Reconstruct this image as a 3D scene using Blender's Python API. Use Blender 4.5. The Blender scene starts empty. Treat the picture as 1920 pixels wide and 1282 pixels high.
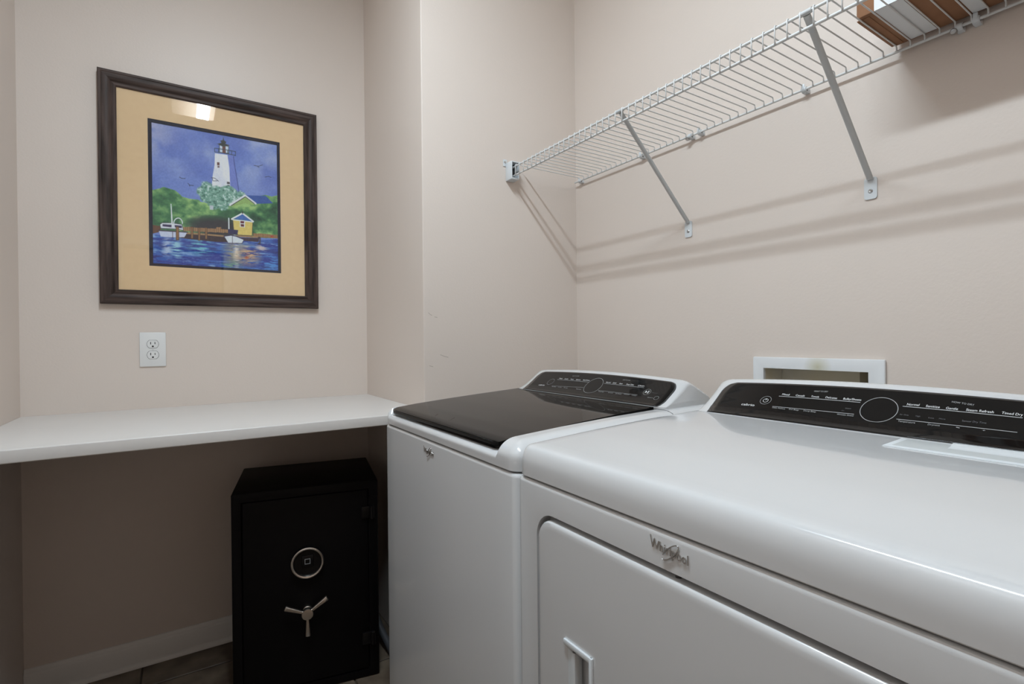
import bpy, bmesh, math, random
import numpy as np
from mathutils import Vector, Matrix
random.seed(3); np.random.seed(3)
S = bpy.context.scene
COL = S.collection

# ------------------------------------------------------------------ camera, world, light, exposure
cam_d = bpy.data.cameras.new('camera'); cam = bpy.data.objects.new('camera', cam_d); COL.objects.link(cam)
cam_d.sensor_width = 36.0; cam_d.sensor_fit = 'HORIZONTAL'; cam_d.lens = 955.36 / 1920 * 36
cam_d.clip_start = 0.02
yaw, pit, rol = math.radians(32.9634), math.radians(-0.2419), math.radians(-0.5553)
F = Vector((math.sin(yaw)*math.cos(pit), math.cos(yaw)*math.cos(pit), math.sin(pit)))
R0 = Vector((math.cos(yaw), -math.sin(yaw), 0)); U0 = R0.cross(F)
R1 = R0*math.cos(rol) + U0*math.sin(rol); U1 = -R0*math.sin(rol) + U0*math.cos(rol)
M = Matrix((R1, U1, -F)).transposed().to_4x4(); M.translation = (0, 0, 1.149)
cam.matrix_world = M
S.camera = cam
S.view_settings.view_transform = 'Standard'; S.view_settings.look = 'None'
S.view_settings.gamma = 1; S.view_settings.use_curve_mapping = False
S.view_settings.exposure = 0.0
w = bpy.data.worlds.new('world'); S.world = w; w.use_nodes = True
w.node_tree.nodes['Background'].inputs[0].default_value = (0.75, 0.82, 0.9, 1)
w.node_tree.nodes['Background'].inputs[1].default_value = 0.06

def area(name, loc, sx, sy, energy, color, rot=(0, 0, 0)):
    d = bpy.data.lights.new(name, 'AREA'); d.shape = 'RECTANGLE'; d.size = sx; d.size_y = sy
    d.energy = energy; d.color = color
    o = bpy.data.objects.new(name, d); o.location = loc; o.rotation_euler = rot; COL.objects.link(o)
    return o
LAMP_X, LAMP_Y, LAMP_Z = 0.145, 0.57, 2.780
area('ceiling_lamp_light', (LAMP_X, LAMP_Y, LAMP_Z), 0.075, 0.86, 29.3, (0.73, 0.885, 1.0))
# added unseen fill behind the camera, warming machine fronts and back wall
area('added_warm_fill', (-0.05, -1.36, 1.05), 0.78, 1.95, 1.55, (1.0, 0.62, 0.37), (math.radians(90), 0, 0))

# ------------------------------------------------------------------ helpers
def lin(c):
    return tuple(((v/255)/12.92 if v/255 <= 0.04045 else ((v/255+0.055)/1.055)**2.4) for v in c)

def mat(name, col, rough=0.5, metal=0.0, spec=0.5, coat=0.0, noise=None, bump=None, coat_rough=0.05):
    m = bpy.data.materials.new(name); m.use_nodes = True
    nt = m.node_tree; b = nt.nodes['Principled BSDF']
    b.inputs['Base Color'].default_value = (*col, 1)
    b.inputs['Roughness'].default_value = rough
    b.inputs['Metallic'].default_value = metal
    b.inputs['Specular IOR Level'].default_value = spec
    b.inputs['Coat Weight'].default_value = coat
    b.inputs['Coat Roughness'].default_value = coat_rough
    tc = None
    if noise or bump:
        tc = nt.nodes.new('ShaderNodeTexCoord')
    if noise:
        col2, scale, stretch = noise
        mp = nt.nodes.new('ShaderNodeMapping'); mp.inputs['Scale'].default_value = stretch
        n = nt.nodes.new('ShaderNodeTexNoise'); n.inputs['Scale'].default_value = scale; n.inputs['Detail'].default_value = 6
        r = nt.nodes.new('ShaderNodeValToRGB')
        r.color_ramp.elements[0].position = 0.32; r.color_ramp.elements[1].position = 0.68
        r.color_ramp.elements[0].color = (*col, 1); r.color_ramp.elements[1].color = (*col2, 1)
        nt.links.new(tc.outputs['Object'], mp.inputs[0]); nt.links.new(mp.outputs[0], n.inputs['Vector'])
        nt.links.new(n.outputs['Fac'], r.inputs[0]); nt.links.new(r.outputs[0], b.inputs['Base Color'])
    if bump:
        sc, st, dist = bump
        n2 = nt.nodes.new('ShaderNodeTexNoise'); n2.inputs['Scale'].default_value = sc; n2.inputs['Detail'].default_value = 3
        bp = nt.nodes.new('ShaderNodeBump'); bp.inputs['Strength'].default_value = st; bp.inputs['Distance'].default_value = dist
        nt.links.new(tc.outputs['Object'], n2.inputs['Vector']); nt.links.new(n2.outputs['Fac'], bp.inputs['Height'])
        nt.links.new(bp.outputs[0], b.inputs['Normal'])
    return m

M_wall = mat('beige_wall_paint', (0.735, 0.645, 0.580), 0.42, spec=0.35, noise=((0.725, 0.635, 0.57), 3.0, (1, 1, 1)), bump=(160, 0.22, 0.0012))
M_ceil = mat('white_ceiling_paint', (0.80, 0.79, 0.77), 0.8, bump=(120, 0.3, 0.002))
M_trim = mat('white_trim_paint', (0.80, 0.78, 0.75), 0.35)
M_counter = mat('white_laminate', (0.715, 0.68, 0.65), 0.32, spec=0.45, noise=((0.70, 0.665, 0.635), 6, (1, 1, 1)))
M_tile = mat('brown_stone_tile', lin((72, 58, 47)), 0.45, noise=(lin((124, 110, 94)), 9, (1, 1, 1)), bump=(30, 0.2, 0.002))
M_grout = mat('tile_grout', lin((78, 68, 58)), 0.9, bump=(200, 0.4, 0.001))
M_white = mat('white_enamel', (0.652, 0.652, 0.656), 0.20, spec=0.5, coat=0.8, bump=(420, 0.02, 0.0005))
M_wplastic = mat('white_plastic', (0.68, 0.71, 0.73), 0.3, spec=0.5)
M_gap = mat('dark_seam', (0.02, 0.02, 0.02), 0.8)
M_bglass = mat('black_glass', (0.004, 0.0038, 0.0036), 0.03, spec=0.10)
M_bpanel = mat('black_gloss_panel', (0.007, 0.0065, 0.0065), 0.05, spec=0.33)
M_brim = mat('dark_grey_rim', (0.06, 0.06, 0.06), 0.3)
M_p1 = mat('print_white', (0.80, 0.80, 0.80), 0.6)
M_p2 = mat('print_grey', (0.36, 0.36, 0.36), 0.6)
M_p3 = mat('print_dim', (0.11, 0.11, 0.115), 0.6)
M_chrome = mat('brushed_badge_metal', (0.62, 0.60, 0.58), 0.25, metal=1.0)
M_wire = mat('white_vinyl_wire', (0.70, 0.70, 0.69), 0.35)
M_galv = mat('grey_painted_steel', (0.56, 0.57, 0.57), 0.42)
M_screw = mat('zinc_screw', (0.5, 0.5, 0.5), 0.3, metal=1.0)
M_card = mat('brown_cardboard', lin((156, 112, 80)), 0.8, noise=(lin((140, 98, 68)), 14, (1, 1, 1)), bump=(90, 0.2, 0.001))
M_paper = mat('white_paper', (0.78, 0.79, 0.80), 0.6)
M_tape = mat('clear_packing_tape', lin((178, 134, 98)), 0.15, spec=0.6)
M_safe = mat('black_powder_coat', (0.0030, 0.0024, 0.0026), 0.5, spec=0.14, bump=(900, 0.2, 0.0004))
M_safe2 = mat('black_plastic', (0.004, 0.0035, 0.0037), 0.35, spec=0.25)
M_nickel = mat('satin_nickel', (0.62, 0.56, 0.50), 0.30, metal=1.0)
M_mat = mat('cream_mat_board', lin((236, 206, 164)), 0.9, noise=(lin((233, 202, 160)), 60, (1, 1, 1)))
M_navy = mat('navy_mat_board', lin((34, 36, 52)), 0.8)
M_plate = mat('white_outlet_plastic', (0.79, 0.79, 0.78), 0.3)
M_slot = mat('outlet_slot', (0.012, 0.011, 0.01), 0.8)
M_boxin = mat('stained_box_plastic', lin((206, 196, 170)), 0.5, noise=(lin((214, 208, 196)), 10, (1, 1, 1)))
M_scuff = mat('wall_scuff', lin((150, 138, 126)), 0.8)
M_cord = mat('grey_rubber', (0.07, 0.07, 0.075), 0.5)
M_fix = mat('white_fixture_metal', (0.8, 0.8, 0.8), 0.4)

# dark stained wood: streaks run along each rail
def wood(name, stretch):
    return mat(name, lin((38, 28, 24)), 0.5, spec=0.25, noise=(lin((84, 69, 63)), 10, stretch), bump=(60, 0.15, 0.001))
M_woodv = wood('dark_wood_upright', (9, 9, 0.6)); M_woodh = wood('dark_wood_rail', (0.6, 9, 9))

def glass_mat():
    m = bpy.data.materials.new('picture_glass'); m.use_nodes = True; nt = m.node_tree
    for n in list(nt.nodes): nt.nodes.remove(n)
    o = nt.nodes.new('ShaderNodeOutputMaterial'); mx = nt.nodes.new('ShaderNodeMixShader')
    t = nt.nodes.new('ShaderNodeBsdfTransparent'); g = nt.nodes.new('ShaderNodeBsdfGlossy'); f = nt.nodes.new('ShaderNodeFresnel')
    g.inputs['Roughness'].default_value = 0.015; f.inputs[0].default_value = 1.5
    # a pane is crossed straight through: the same Fresnel share on either face
    ge = nt.nodes.new('ShaderNodeNewGeometry'); ma = nt.nodes.new('ShaderNodeMath'); ma.operation = 'MULTIPLY_ADD'
    ma.inputs[1].default_value = 1/1.5-1.5; ma.inputs[2].default_value = 1.5
    nt.links.new(ge.outputs['Backfacing'], ma.inputs[0]); nt.links.new(ma.outputs[0], f.inputs[0])
    nt.links.new(f.outputs[0], mx.inputs[0]); nt.links.new(t.outputs[0], mx.inputs[1]); nt.links.new(g.outputs[0], mx.inputs[2])
    nt.links.new(mx.outputs[0], o.inputs[0])
    return m
M_glass = glass_mat()

def emis(name, col, strength):
    m = bpy.data.materials.new(name); m.use_nodes = True; nt = m.node_tree
    b = nt.nodes['Principled BSDF']; b.inputs['Base Color'].default_value = (0.8, 0.8, 0.8, 1)
    b.inputs['Emission Color'].default_value = (*col, 1); b.inputs['Emission Strength'].default_value = strength
    return m
M_diff = emis('lit_lamp_diffuser', (1.0, 0.96, 0.9), 7.0)

WLOC = {}
def wl(p):
    return WLOC.get(p.name, Vector((0, 0, 0))) if p else Vector((0, 0, 0))

def link(name, me, parent=None, label=None):
    o = bpy.data.objects.new(name, me); COL.objects.link(o)
    if parent: o.parent = parent
    WLOC[o.name] = wl(parent).copy()
    if label: o['label'] = label
    return o

def mesh(name, verts, faces, m, parent=None, smooth=None, label=None):
    off = wl(parent)
    me = bpy.data.meshes.new(name)
    me.from_pydata([tuple(Vector(v) - off) for v in verts], [], faces)
    bm = bmesh.new(); bm.from_mesh(me); bmesh.ops.recalc_face_normals(bm, faces=bm.faces); bm.to_mesh(me); bm.free()
    for x in (m if isinstance(m, (list, tuple)) else [m]): me.materials.append(x)
    if smooth is not None:
        me.polygons.foreach_set('use_smooth', [True]*len(me.polygons)); me.set_sharp_from_angle(angle=math.radians(smooth))
    me.update()
    return link(name, me, parent, label)

def bmobj(name, bm, m, parent=None, smooth=None, label=None):
    off = wl(parent); bmesh.ops.recalc_face_normals(bm, faces=bm.faces)
    bmesh.ops.translate(bm, verts=bm.verts, vec=-off)
    me = bpy.data.meshes.new(name); bm.to_mesh(me); bm.free()
    for x in (m if isinstance(m, (list, tuple)) else [m]): me.materials.append(x)
    if smooth is not None:
        me.polygons.foreach_set('use_smooth', [True]*len(me.polygons)); me.set_sharp_from_angle(angle=math.radians(smooth))
    return link(name, me, parent, label)

def add_box(bm, x0, x1, y0, y1, z0, z1, bev=0, seg=2):
    r = bmesh.ops.create_cube(bm, size=1)
    for v in r['verts']:
        v.co = Vector(((x0+x1)/2 + v.co.x*(x1-x0), (y0+y1)/2 + v.co.y*(y1-y0), (z0+z1)/2 + v.co.z*(z1-z0)))
    if bev:
        es = list({e for v in r['verts'] for e in v.link_edges})
        bmesh.ops.bevel(bm, geom=es, offset=bev, segments=seg, affect='EDGES', profile=0.5)

def box(name, x0, x1, y0, y1, z0, z1, m, parent=None, bev=0, label=None, seg=2):
    bm = bmesh.new(); add_box(bm, x0, x1, y0, y1, z0, z1, bev, seg)
    return bmobj(name, bm, m, parent, 35 if bev else None, label)

def add_tube(bm, pts, r, n=8, rings=None):
    """round bar through the points; rings = (ru, rv) gives an oval section"""
    pts = [Vector(p) for p in pts]; prev = None; up = None
    ru, rv = rings if rings else (r, r)
    for i, p in enumerate(pts):
        if i == 0: t = (pts[1]-p).normalized()
        elif i == len(pts)-1: t = (p-pts[i-1]).normalized()
        else: t = ((pts[i+1]-p).normalized() + (p-pts[i-1]).normalized()).normalized()
        if up is None:
            a = Vector((0, 1, 0)) if abs(t.y) < 0.9 else Vector((0, 0, 1))
            u = (a - t*a.dot(t)).normalized()
        else:
            u = (up - t*up.dot(t)).normalized()
        up = u; v = t.cross(u)
        ring = [bm.verts.new(p + u*ru*math.cos(2*math.pi*k/n) + v*rv*math.sin(2*math.pi*k/n)) for k in range(n)]
        if prev:
            for k in range(n): bm.faces.new((prev[k], prev[(k+1) % n], ring[(k+1) % n], ring[k]))
        else: bm.faces.new(ring[::-1])
        prev = ring
    bm.faces.new(prev)

def tube(name, pts, r, m, parent=None, n=8, rings=None, label=None):
    bm = bmesh.new(); add_tube(bm, pts, r, n, rings)
    return bmobj(name, bm, m, parent, 50, label)

def add_disc(bm, c, axis, prof, n=32, loop=False):
    """turned shape: prof = [(radius, height along axis)]"""
    axis = Vector(axis).normalized(); a = Vector((0, 0, 1)) if abs(axis.z) < 0.9 else Vector((1, 0, 0))
    u = a.cross(axis).normalized(); v = axis.cross(u); prev = None; c = Vector(c)
    for r, h in prof:
        ring = [bm.verts.new(c + axis*h + (u*math.cos(2*math.pi*k/n) + v*math.sin(2*math.pi*k/n))*max(r, 1e-5)) for k in range(n)]
        if prev:
            for k in range(n): bm.faces.new((prev[k], prev[(k+1) % n], ring[(k+1) % n], ring[k]))
        elif not loop: bm.faces.new(ring[::-1])
        else: first = ring
        prev = ring
    if loop:
        for k in range(n): bm.faces.new((prev[k], prev[(k+1) % n], first[(k+1) % n], first[k]))
    else: bm.faces.new(prev)

def turned(name, c, axis, prof, m, parent=None, n=32, label=None, loop=False):
    bm = bmesh.new(); add_disc(bm, c, axis, prof, n, loop)
    return bmobj(name, bm, m, parent, 40, label)

def thing(name, label, cat, loc, group=None):
    o = bpy.data.objects.new(name, None); COL.objects.link(o); o.location = loc
    o.empty_display_size = 0.05
    WLOC[o.name] = Vector(loc); o['label'] = label; o['category'] = cat
    if group: o['group'] = group
    return o

def struct(o):
    o['kind'] = 'structure'; return o

def cut(o, cutter):
    md = o.modifiers.new('cut', 'BOOLEAN'); md.operation = 'DIFFERENCE'; md.object = cutter; md.solver = 'EXACT'
    bpy.context.view_layer.update()
    ev = o.evaluated_get(bpy.context.evaluated_depsgraph_get()); me = bpy.data.meshes.new_from_object(ev)
    o.modifiers.clear(); old = o.data; o.data = me; bpy.data.meshes.remove(old)
    bpy.data.objects.remove(cutter, do_unlink=True)

# ------------------------------------------------------------------ the room
XL, XR, YB, YA, XC, YF, ZC = -0.4413, 1.3724, 2.2547, 1.6205, 0.6927, -1.30, 2.865
T = 0.10
struct(box('wall_left', XL-T, XL, YF-T, YB+T, -0.05, ZC, M_wall))
wb = struct(box('wall_back', XL, XC, YB, YB+T, -0.05, ZC, M_wall))
bm = bmesh.new(); add_box(bm, XC, XR+T, YA, YB+T, -0.05, ZC, 0.0)
es = [e for e in bm.edges if all(abs(v.co.x-XC) < 1e-4 and abs(v.co.y-YA) < 1e-4 for v in e.verts)]
bmesh.ops.bevel(bm, geom=es, offset=0.004, segments=3, affect='EDGES', profile=0.5)
wc = struct(bmobj('wall_corner', bm, M_wall, None, 35))
# the shelf wall, with the opening of the washer box
BY0, BY1, BZ0, BZ1 = 0.550, 0.815, 0.915, 1.067
bm = bmesh.new()
add_box(bm, XR, XR+T, YF-T, BY0, -0.05, ZC); add_box(bm, XR, XR+T, BY1, YA, -0.05, ZC)
add_box(bm, XR, XR+T, BY0, BY1, -0.05, BZ0); add_box(bm, XR, XR+T, BY0, BY1, BZ1, ZC)
struct(bmobj('wall_right', bm, M_wall))
# wall behind the camera, with an unseen doorway opening added for the fill light
bm = bmesh.new()
add_box(bm, 0.36, XR, YF-T, YF, -0.05, ZC); add_box(bm, XL, 0.36, YF-T, YF, 2.05, ZC)
struct(bmobj('wall_front', bm, M_wall))
bm = bmesh.new()
add_box(bm, 0.36, 0.42, YF, YF+0.015, 0, 2.11, 0.003); add_box(bm, XL+0.001, 0.36, YF, YF+0.015, 2.05, 2.11, 0.003)
struct(bmobj('trim_1', bm, M_trim, None, 35))
struct(box('ceiling', XL-T, XR+T, YF-T, YB+T, ZC, ZC+0.08, M_ceil))
fl = struct(box('floor', XL-T, XR+T, YF-T, YB+T, -0.08, -0.004, M_grout))
# floor tiles: real slabs with recessed joints
TS, JX, JY = 0.305, -0.128, 2.10
tile_me = {}
for i in range(-3, 6):
    for j in range(-13, 2):
        x0, x1 = max(JX+i*TS, XL+0.001), min(JX+(i+1)*TS, XR-0.001); y0, y1 = max(JY+j*TS, YF+0.002), min(JY+(j+1)*TS, YB-0.001)
        if x1 > XC-0.001 and y1 > YA: 
            if x0 >= XC-0.02: y1 = min(y1, YA-0.001)
            else: x1 = min(x1, XC-0.001) if y0 > YA-0.3 and y1 > YA+0.02 else x1
        if x1-x0 < 0.02 or y1-y0 < 0.02: continue
        key = (round(x1-x0, 4), round(y1-y0, 4))
        if key not in tile_me:
            bm = bmesh.new(); add_box(bm, 0, key[0]-0.006, 0, key[1]-0.006, -0.004, 0, 0.0012, 1)
            me = bpy.data.meshes.new('tile'); bm.to_mesh(me); bm.free(); me.materials.append(M_tile); tile_me[key] = me
        o = bpy.data.objects.new('tile', tile_me[key]); COL.objects.link(o); o.parent = fl; o.location = (x0+0.003, y0+0.003, 0.0)
# vary the stone from tile to tile
nt = M_tile.node_tree
oi = nt.nodes.new('ShaderNodeObjectInfo'); mp = [n for n in nt.nodes if n.type == 'MAPPING'][0]
cx = nt.nodes.new('ShaderNodeCombineXYZ'); mu = nt.nodes.new('ShaderNodeMath'); mu.operation = 'MULTIPLY'; mu.inputs[1].default_value = 40
nt.links.new(oi.outputs['Random'], mu.inputs[0]); nt.links.new(mu.outputs[0], cx.inputs[0]); nt.links.new(mu.outputs[0], cx.inputs[1])
nt.links.new(cx.outputs[0], mp.inputs['Location'])

def baseboard(name, a, b, nrm):
    """profile swept from a to b along a wall whose room-side normal is nrm"""
    prof = [(0, 0), (0.013, 0), (0.013, 0.072), (0.0115, 0.076), (0.0085, 0.079), (0.0075, 0.085), (0.004, 0.0905), (0, 0.092)]
    n = Vector(nrm); vs = []; k = len(prof)
    for p in (a, b):
        for d, z in prof: vs.append(Vector((p[0], p[1], 0.0005)) + n*d + Vector((0, 0, z)))
    fs = [(i, (i+1) % k, k+(i+1) % k, k+i) for i in range(k)] + [tuple(range(k))[::-1], tuple(range(k, 2*k))]
    o = struct(mesh(name, vs, fs, M_trim, None, 30))
    sh = [(0.013, 0), (0.024, 0), (0.0235, 0.006), (0.021, 0.011), (0.017, 0.015), (0.013, 0.017)]; k = len(sh); vs = []
    for p in (a, b):
        for d, z in sh: vs.append(Vector((p[0], p[1], 0.0005)) + n*d + Vector((0, 0, z)))
    fs = [(i, (i+1) % k, k+(i+1) % k, k+i) for i in range(k)] + [tuple(range(k))[::-1], tuple(range(k, 2*k))]
    mesh('shoe_moulding', vs, fs, M_trim, o, 30)
baseboard('baseboard_back', (XL+0.001, YB-0.0005), (XC-0.001, YB-0.0005), (0, -1, 0))

# scuffs in the paint of the corner wall
def scuff(pts, wdt=0.0012):
    vs, fs = [], []
    for i, (x, z) in enumerate(pts): vs += [(x, YA-0.0004, z-wdt/2), (x, YA-0.0004, z+wdt/2)]
    for i in range(len(pts)-1): fs.append((2*i, 2*i+1, 2*i+3, 2*i+2))
    mesh('scuff_mark', vs, fs, M_scuff, wc)
scuff([(0.710, 1.245), (0.718, 1.238), (0.724, 1.236)]); scuff([(0.733, 1.231), (0.744, 1.229)]); scuff([(0.753, 1.10), (0.768, 1.094), (0.784, 1.090)])
scuff([(0.712, 1.063), (0.726, 1.059)])

# ------------------------------------------------------------------ ceiling lamp (its light shows in the picture glass)
lt = thing('ceiling_light', 'white flush rectangular ceiling lamp with lit diffuser above the middle of the room', 'ceiling light', (0.09, LAMP_Y, ZC))
box('lamp_body', -0.055, 0.23, LAMP_Y-0.48, LAMP_Y+0.48, 2.830, ZC-0.0005, M_fix, lt, 0.006)
box('diffuser', -0.04, 0.217, LAMP_Y-0.46, LAMP_Y+0.46, 2.788, 2.829, M_diff, lt, 0.012, None, 3)
# the cover glows most below its tube
nt = M_diff.node_tree; g_ = nt.nodes.new('ShaderNodeNewGeometry'); sx_ = nt.nodes.new('ShaderNodeSeparateXYZ')
su = nt.nodes.new('ShaderNodeMath'); su.operation = 'SUBTRACT'; su.inputs[1].default_value = LAMP_X
ab = nt.nodes.new('ShaderNodeMath'); ab.operation = 'ABSOLUTE'
mr = nt.nodes.new('ShaderNodeMapRange'); mr.interpolation_type = 'SMOOTHSTEP'
for k_, v_ in zip((1, 2, 3, 4), (0.01, 0.19, 8.0, 1.2)): mr.inputs[k_].default_value = v_
nt.links.new(g_.outputs['Position'], sx_.inputs[0]); nt.links.new(sx_.outputs[0], su.inputs[0]); nt.links.new(su.outputs[0], ab.inputs[0])
nt.links.new(ab.outputs[0], mr.inputs[0]); nt.links.new(mr.outputs[0], nt.nodes['Principled BSDF'].inputs['Emission Strength'])

# ------------------------------------------------------------------ built-in counter
co = thing('counter', 'white laminate counter built in under the framed picture', 'counter', ((XL+XC)/2, 1.9, 0.8823))
bm = bmesh.new(); add_box(bm, XL+0.0005, XC-0.0005, 1.5698, YB-0.0005, 0.8823, 0.9142)
es = [e for e in bm.edges if all(abs(v.co.y-1.5698) < 1e-4 for v in e.verts) and abs(e.verts[0].co.z-e.verts[1].co.z) < 1e-5]
bmesh.ops.bevel(bm, geom=es, offset=0.003, segments=3, affect='EDGES', profile=0.5)
bmobj('worktop', bm, M_counter, co, 35)
box('support_cleat', XL+0.001, XC-0.001, YB-0.021, YB-0.001, 0.846, 0.8822, M_wall, co, 0.001)

# ------------------------------------------------------------------ framed picture
PX0, PX1, PZ0, PZ1 = -0.2334, 0.4832, 1.2877, 2.0968
pic = thing('framed_picture', 'dark wood framed lighthouse harbour painting with cream mat on the back wall', 'picture', ((PX0+PX1)/2, YB, PZ0))
# moulding profile: (distance in from the outer edge, height off the wall)
FP = [(0, 0.001), (0, 0.022), (0.003, 0.026), (0.009, 0.026), (0.011, 0.0245), (0.020, 0.0255), (0.031, 0.022), (0.037, 0.0165), (0.040, 0.0175), (0.047, 0.0175), (0.051, 0.015), (0.0512, 0.006), (0.0512, 0.001)]
def rail(p, q, ip, iq, m):
    """one mitred side of the frame, from outer corner p to q with inward directions ip, iq"""
    vs = []; k = len(FP)
    for c, d in ((p, ip), (q, iq)):
        for a, h in FP: vs.append((c[0]+d[0]*a, YB-h, c[1]+d[1]*a))
    fs = [(i, (i+1) % k, k+(i+1) % k, k+i) for i in range(k)] + [tuple(range(k))[::-1], tuple(range(k, 2*k))]
    mesh('frame_rail', vs, fs, m, pic, 25)
A_, B_, C_, D_ = (PX0, PZ0), (PX1, PZ0), (PX1, PZ1), (PX0, PZ1)
rail(A_, B_, (1, 1), (-1, 1), M_woodh); rail(B_, C_, (-1, 1), (-1, -1), M_woodv)
rail(C_, D_, (-1, -1), (1, -1), M_woodh); rail(D_, A_, (1, -1), (1, 1), M_woodv)
IX0, IX1, IZ0, IZ1 = PX0+0.0505, PX1-0.0505, PZ0+0.0505, PZ1-0.0505
BX0, BX1, BZ_0, BZ_1 = -0.0942, 0.3422, 1.4281, 1.9580
QX0, QX1, QZ0, QZ1 = -0.0828, 0.3315, 1.4380, 1.9458
def window_board(name, o, i, y0, y1, m):
    ox0, ox1, oz0, oz1 = o; ix0, ix1, iz0, iz1 = i; bm = bmesh.new()
    add_box(bm, ox0, ix0, y0, y1, oz0, oz1); add_box(bm, ix1, ox1, y0, y1, oz0, oz1)
    add_box(bm, ix0, ix1, y0, y1, oz0, iz0); add_box(bm, ix0, ix1, y0, y1, iz1, oz1)
    return bmobj(name, bm, m, pic)
window_board('mat_board', (IX0, IX1, IZ0, IZ1), (BX0, BX1, BZ_0, BZ_1), YB-0.0105, YB-0.0085, M_mat)['label'] = 'cream mat board'
window_board('inner_mat', (BX0-0.005, BX1+0.005, BZ_0-0.005, BZ_1+0.005), (QX0, QX1, QZ0, QZ1), YB-0.0084, YB-0.0074, M_navy)['label'] = 'dark navy inner mat'
box('glass_pane', IX0, IX1, YB-0.0135, YB-0.0130, IZ0, IZ1, M_glass, pic)

# the print itself: colours painted onto a fine flat grid, as printed ink
ART = {'trees':[(-21,507),(45,538),(102,552),(160,538),(199,510),(228,499),(278,491),(328,490),(368,477),(429,474),(491,471),(596,478),(693,504),(781,524),(826,569),(882,591),(950,584),(1043,621),(1040,263),(746,249),(-22,229)],'darkwood':[(307,364),(449,398),(575,382),(585,304),(532,289),(327,280),(257,302)],'tower':[(476,851),(576,854),(590,759),(597,582),(445,578),(458,692),(472,762)],'towershade':[(574,854),(631,850),(669,566),(592,566),(590,759)],'toweredge':[(624,849),(633,785),(653,669),(669,571)],'rail1':[(474,888),(536,890),(599,890),(642,889)],'rail2':[(474,861),(536,862),(599,862),(642,859)],'post0':[(474,888),(474,861)],'post1':[(506,889),(504,860)],'post2':[(578,890),(578,862)],'post3':[(610,889),(610,860)],'post4':[(641,889),(640,859)],'lantern':[(513,918),(587,920),(586,866),(513,863)],'lanternframe':[(511,916),(513,894)],'lanternframe2':[(589,920),(589,896)],'core':[(536,924),(561,924),(563,862),(536,862)],'roof':[(494,923),(528,936),(520,952),(540,958),(545,984),(550,959),(568,949),(559,935),(597,929),(542,909)],'win1':[(492,787),(512,788),(512,766),(492,765)],'win1b':[(495,761),(511,762),(511,748),(495,747)],'win2':[(569,652),(592,652),(593,636),(569,635)],'win2b':[(572,628),(592,629),(592,615),(572,614)],'bush':[(379,555),(407,588),(430,552),(450,515),(492,569),(523,534),(491,491),(555,577),(576,520),(618,565),(640,532),(672,551),(533,476),(460,477),(399,524),(587,581)],'hroof':[(716,568),(893,583),(955,533),(803,512)],'gable':[(591,477),(716,564),(798,510),(781,499),(715,506),(618,471)],'gline':[(591,479),(716,566),(805,514)],'gline2':[(602,476),(718,556),(792,513)],'whitething':[(429,459),(460,460),(458,428),(431,428)],'fence1':[(227,282),(574,293),(574,268),(227,252)],'fence2':[(779,285),(1040,289),(1039,261),(779,256)],'post_a':[(478,302),(519,306),(519,273),(477,270)],'bank':[(-21,277),(63,272),(63,232),(-22,206)],'dockdark':[(54,231),(257,243),(552,242),(573,199),(489,193),(256,197),(63,209)],'dockline':[(257,238),(407,241),(542,241),(638,251),(834,258)],'dockdark2':[(659,241),(834,251),(823,220),(680,218)],'pier1':[(825,255),(839,255),(836,206),(823,207)],'shed':[(613,371),(778,370),(771,263),(655,259),(619,297)],'shedgable':[(622,379),(693,424),(771,373)],'shedline':[(604,375),(693,428),(782,374)],'shedline2':[(613,371),(780,370)],'swin':[(670,373),(714,374),(711,322),(671,322)],'swin1':[(676,368),(706,368),(705,351),(676,350)],'swin2':[(677,344),(705,345),(704,327),(678,326)],'bird0':[(687,425),(693,449),(700,426)],'pile0':[(174,279),(194,280),(194,184),(174,183)],'pile1':[(285,288),(301,288),(300,203),(284,202)],'pile2':[(340,287),(354,287),(353,194),(339,193)],'pile3':[(393,292),(409,292),(408,208),(393,207)],'cabin':[(58,283),(73,296),(135,302),(218,298),(229,257),(169,261),(63,256)],'cwin1':[(77,287),(142,288),(140,270),(77,272)],'cwin2':[(164,289),(216,289),(217,270),(165,273)],'hull1':[(47,242),(149,245),(259,248),(235,207),(130,198),(63,198)],'hull1line':[(47,240),(149,243),(259,246)],'hull1keel':[(149,243),(149,200)],'mast1':[(136,437),(143,438),(151,300),(140,298)],'arch':[(222,306),(221,316),(218,325),(213,332),(206,338),(199,341),(190,341),(182,339),(174,334),(168,328),(162,319),(159,310),(158,300)],'canopy':[(574,297),(655,296),(650,262),(574,261)],'mast2':[(576,382),(585,382),(586,296),(576,296)],'hull2':[(540,243),(627,258),(704,229),(686,197),(573,192)],'hull2line':[(540,241),(595,253),(638,249),(702,229)],'hull2keel':[(608,247),(608,194)],'hull2b':[(540,241),(573,192),(686,198),(704,229)],'gull0':[(204,637),(224,629),(247,632)],'gull1':[(266,601),(280,589),(308,589)],'gull2':[(273,595),(280,580)],'gull3':[(794,806),(833,806),(867,821)],'gull4':[(826,801),(839,796)],'gull5':[(889,730),(917,739),(942,734)],'gull6':[(446,666),(472,665),(487,657),(503,646)],'gull7':[(453,665),(458,643),(492,648)],'water':[(-22,206),(63,209),(247,196),(489,193),(1039,261),(1037,-46),(-23,-48)],'red':[(930,277),(953,279),(953,266),(930,264)]}
GW, GH = 300, 364
U_, V_ = np.meshgrid((np.arange(GW+1))/GW*1000, (np.arange(GH+1))/GH*1000)
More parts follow.
